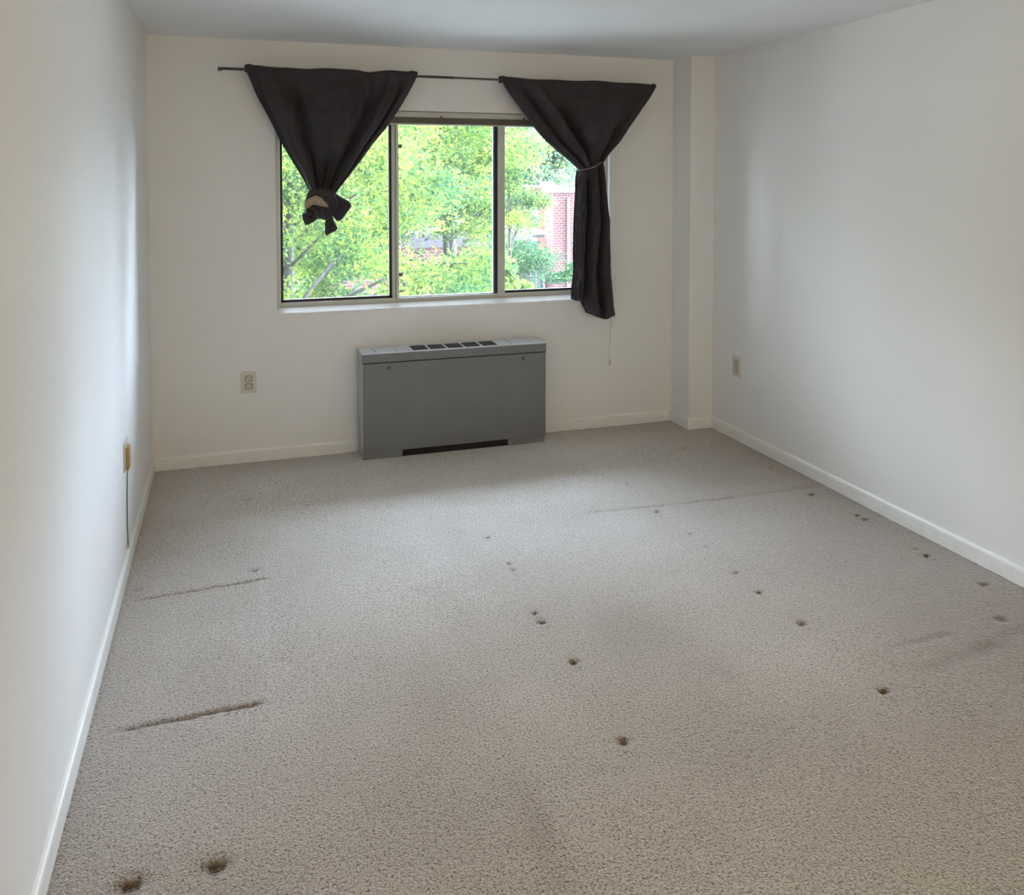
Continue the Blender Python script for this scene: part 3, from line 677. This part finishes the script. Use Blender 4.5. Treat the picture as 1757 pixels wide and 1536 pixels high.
def tree(name, label, base, clumps, per, size, m_, seed, trunk_r=.22, nb=30, flat=.55, group='trees outside the window'):
    t = thing(name, label, 'tree', base, group); rs = random.Random(seed); b = Vector(base)
    cz = sum(c[2] for c in clumps)/len(clumps); cx = sum(c[0] for c in clumps)/len(clumps); cy = sum(c[1] for c in clumps)/len(clumps)
    topz = max(c[2] for c in clumps); bm = bmesh.new(); tp = []
    for k in range(9):
        f = k/8; tp.append((b.x+(cx-b.x)*f*.8+.15*math.sin(f*6+seed), b.y+(cy-b.y)*f*.8+.15*math.cos(f*5+seed), b.z+(topz-b.z)*.92*f))
    tube(bm, tp, [trunk_r*(1-.82*k/8) for k in range(9)], 10)
    obj('trunk', bm, M_bark, t, True)
    bm = bmesh.new(); cs = sorted(clumps, key=lambda c: rs.random())[:nb]
    for c in cs:
        f = min(.95, max(.15, (c[2]-.9-b.z)/((topz-b.z)*.92))); i = min(7, int(f*8)); p0 = Vector(tp[i]).lerp(Vector(tp[i+1]), f*8-i)
        e_ = Vector(c[:3]); mid = p0.lerp(e_, .5)+Vector((rs.uniform(-.25, .25), rs.uniform(-.25, .25), rs.uniform(0, .35)))
        r0 = trunk_r*(1-.8*f)*.42; tube(bm, [p0, p0.lerp(mid, .6), mid, mid.lerp(e_, .6)+Vector((0, 0, .1)), e_], [r0, r0*.8, r0*.6, r0*.4, r0*.18], 6)
        for q in range(3):
            o_ = Vector((rs.uniform(-1, 1), rs.uniform(-1, 1), rs.uniform(-.3, .6)))*c[3]*.8
            tube(bm, [mid.lerp(e_, .4), mid.lerp(e_, .8)+o_*.4, e_+o_], [r0*.35, r0*.22, r0*.08], 5)
    obj('branches', bm, M_bark, t, True)
    leaves('foliage', clumps, per, size, m_, t, seed, flat)
    return t
def px_clumps(lst, y, r, jit, rs):
    out = []
    for px, py in lst:
        yy = y+rs.uniform(-jit, jit); p = at(px, py, yy); out.append((p.x, p.y, p.z, r*rs.uniform(.8, 1.25)))
    return out
def crown(cx, cy, cz, rx, ry, rz, n, r, rs, keep=lambda p: True):
    out = []
    while len(out) < n:
        d = Vector((rs.gauss(0, 1), rs.gauss(0, 1), rs.gauss(0, 1))).normalized()*rs.random()**.33
        p = (cx+d.x*rx, cy+d.y*ry, cz+d.z*rz, r*rs.uniform(.75, 1.3))
        if keep(p): out.append(p)
    return out
def pix(p):                                          # where a point of the crown stands against the view
    d = Vector(p[:3])-Vector((0, 0, EYE)); z = d.dot(FF); return CX+FPX*d.dot(RR)/z, CY-FPX*d.dot(UU)/z
rs = random.Random(11)
GAPS = [(632, 492, 24, 22), (745, 419, 72, 13), (652, 392, 8, 8), (795, 368, 22, 5), (722, 398, 20, 10), (800, 250, 8, 8)]
def keep1(p):
    x, y = pix(p); r = p[3]/p[1]*FPX*.55
    if x > 845: return False
    return not any(abs(x-a) < c+r*.6 and abs(y-b_) < d+r*.3 for a, b_, c, d in GAPS)
a = at(560, 400, 13.5)
tree('leafy_tree', 'large yellow-green tree filling the left window pane', (a.x-.3, 13.5, GZ), crown(a.x-.7, 13.5, -.2, 4.0, 2.3, 4.2, 300, .55, rs, keep1), 420, .040, M_leaf, 21, .20, 60)
a = at(790, 400, 18.8)
def keep2(p):
    x, y = pix(p)
    if x > 905+max(0, 15*math.sin(y*.05)): return False
    if x > 850 and (y > 400 or (300 < y < 330)): return False
    r = p[3]/p[1]*FPX*.5
    return not any(abs(x-a) < c+r*.6 and abs(y-b_) < d+r*.3 for a, b_, c, d in GAPS)
tree('leafy_tree', 'tall pale green tree seen through the middle window pane', (a.x+.3, 19.2, GZ), crown(a.x-.1, 18.8, -.2, 3.9, 2.3, 4.9, 270, .58, rs, keep2), 400, .046, M_leaf, 22, .16, 60)
# spreading boughs reaching across the right-hand pane
cl = px_clumps([(868, 285), (885, 300), (880, 320), (897, 335), (915, 345), (870, 360), (885, 375), (900, 382), (872, 340), (866, 255), (885, 240), (905, 248), (925, 345)], 15.0, .36, .4, rs)
a = at(905, 330, 15.4)
tree('slender_tree', 'slender tree whose boughs reach into the right window pane above the white roof', (a.x-.9, 15.4, GZ), cl, 300, .036, M_leaf, 23, .08, 13)
cl = px_clumps([(880, 430), (895, 445), (912, 440), (925, 452), (905, 460), (872, 470), (890, 480), (870, 450), (930, 442), (880, 495), (905, 500), (900, 425), (868, 420), (860, 440), (895, 520), (880, 540), (920, 530)], 21.5, .55, .6, rs)
a = at(885, 470, 21.5)
tree('evergreen_tree', 'blue-green evergreen with layered boughs in front of the low brick wall', (a.x, 21.6, GZ), cl, 520, .038, M_leaf2, 24, .10, 16, .5)
cl = px_clumps([(868, 455), (872, 470), (868, 490), (876, 485), (897, 490), (893, 496)], 10.4, .15, .2, rs)
a = at(872, 500, 10.4)
tree('sapling', 'small yellow-green sapling at the lower left corner of the right pane', (a.x, 10.4, GZ), cl, 110, .036, M_leaf, 25, .05, 6)
cl = px_clumps([(955, 478), (968, 474), (982, 468), (992, 474), (1005, 470), (1015, 480), (990, 455), (1010, 450)], 16.0, .28, .4, rs)
a = at(1010, 490, 16)
tree('broadleaf_tree', 'green tree reaching in front of the tall brick tower', (a.x, 16, GZ), cl, 330, .036, M_leaf2, 26, .06, 8, .35)
for px, py, Y, lab, sd in ((560, 330, 23.5, 'darker tree just behind the large left tree', 31), (800, 300, 25.5, 'darker tree just behind the tree in the middle pane', 32)):
    a = at(px, py, Y)
    def keepb(p):
        x, y = pix(p); return x < 850 and not (p[2] < a.z-1.2 and 600 < x < 850)
    tree('background_tree', lab, (a.x, Y, GZ), crown(a.x, Y, a.z+.4, 3.8, 2.0, 4.2, 150, .75, rs, keepb), 330, .075, M_leaf2, sd, .2, 40)
# far trees behind the buildings
for (px, top_py, Y, w, lab) in ((900, 218, 76, 8, 'hazy distant tree left of the far brick building'), (950, 240, 83, 8, 'hazy distant tree rising behind the far brick building'), (1010, 250, 95, 9, 'hazy distant tree behind the tall brick tower'),
                                (1110, 240, 112, 10, 'distant tree beyond the right end of the window')):
    t_ = at(px, top_py, Y); hz = t_.z-GZ
    tree('distant_tree', lab, (t_.x, Y, GZ), crown(t_.x, Y, GZ+hz*.58, w*.62, w*.45, hz*.42, 95, 1.7, rs), 300, .26, M_leaf3, int(px), .35, 20, .7)
# buildings
def bld(name, label, loc): return thing(name, label, 'building', loc, 'brick buildings across the way')
def boxpx(px0, px1, py_top, Y): return at(px0, py_top, Y), at(px1, py_top, Y)
a, c = boxpx(950, 1075, 330, 40)
tw = bld('brick_tower', 'tall red brick stair tower with white coping seen in the right window pane', (a.x, 40, GZ))
bm = bmesh.new(); bx(bm, a.x, c.x, 40, 41.3, GZ, a.z); obj('wall', bm, M_brick, tw)
obj('coping', box(a.x-.12, c.x+.12, 39.85, 41.42, a.z-.02, a.z+.22), M_coping, tw)
d_ = at(975, 400, 39.95); obj('downspout', box(d_.x-.05, d_.x+.05, 39.88, 40.0, GZ, a.z-.3), M_coping, tw)
a, c = boxpx(780, 933, 412, 39)
lo = bld('flat_roof_building', 'low brick building with a white flat roof beside the brick tower', (a.x, 41, GZ))
obj('wall', box(a.x, c.x, 41, 58, GZ, a.z-.16), M_brick, lo)
obj('roof', box(a.x-.15, c.x+2.2, 41.45, 59, a.z-.15, a.z+.02), M_roof, lo)
obj('fascia', box(a.x-.2, c.x, 40.7, 40.85, a.z-.25, a.z+.1), M_coping, lo)
d_ = at(920, 430, 40.9); obj('downspout', box(d_.x-.05, d_.x+.05, 40.85, 40.98, GZ, a.z-.2), M_coping, lo)
d_ = at(922, 460, 40.9); obj('pale_panel', box(d_.x-.3, d_.x+.15, 40.9, 41.0, GZ, d_.z), M_pale, lo)
d_ = at(930, 458, 40.9); obj('door', box(d_.x-.07, d_.x+.07, 40.86, 41.0, GZ, d_.z), M_doorpaint, lo)
a, c = boxpx(911, 962, 322, 66)
fb = bld('brick_block', 'orange brick block with white coping rising behind the white roof', (a.x, 66, GZ))
obj('wall', box(a.x, c.x, 66, 67.2, GZ, a.z), M_brick2, fb)
obj('coping', box(a.x-.15, c.x+.15, 65.8, 67.4, a.z-.03, a.z+.22), M_coping, fb)
obj('roof_vent', box(at(932, 318, 66.2).x, at(950, 318, 66.2).x, 66.2, 67, a.z+.2, a.z+.5), M_coping, fb)
a, c = boxpx(780, 925, 345, 60)
sf = bld('pale_storefront', 'pale lilac storefront partly hidden behind the boughs', (a.x, 60.5, GZ))
obj('wall', box(a.x, c.x, 60.5, 65, GZ, a.z), M_pale, sf)
obj('coping', box(a.x-.1, c.x+.1, 60.3, 65.1, a.z, a.z+.25), M_brick2, sf)
for px in (875, 893, 918):
    d_ = at(px, 370, 60.4); obj('shop_window', box(d_.x-.35, d_.x+.35, 60.38, 60.5, d_.z-.3, d_.z+.3), plain('pane_blue', (.18, .3, .5), .2), sf)
a, c = boxpx(560, 850, 400, 30)
ms = bld('brick_house', 'brick house with a pale roof behind the nearest trees', (a.x, 31, GZ))
obj('wall', box(a.x, c.x, 31, 38, GZ, a.z-.5), M_brick, ms)
obj('fascia', box(a.x-.3, c.x+.2, 30.7, 30.9, a.z-.65, a.z-.15), plain('dark_fascia', (.05, .04, .045), .7), ms)
obj('roof', box(a.x-.3, c.x+.2, 30.7, 38.2, a.z-.15, a.z), M_roof, ms)
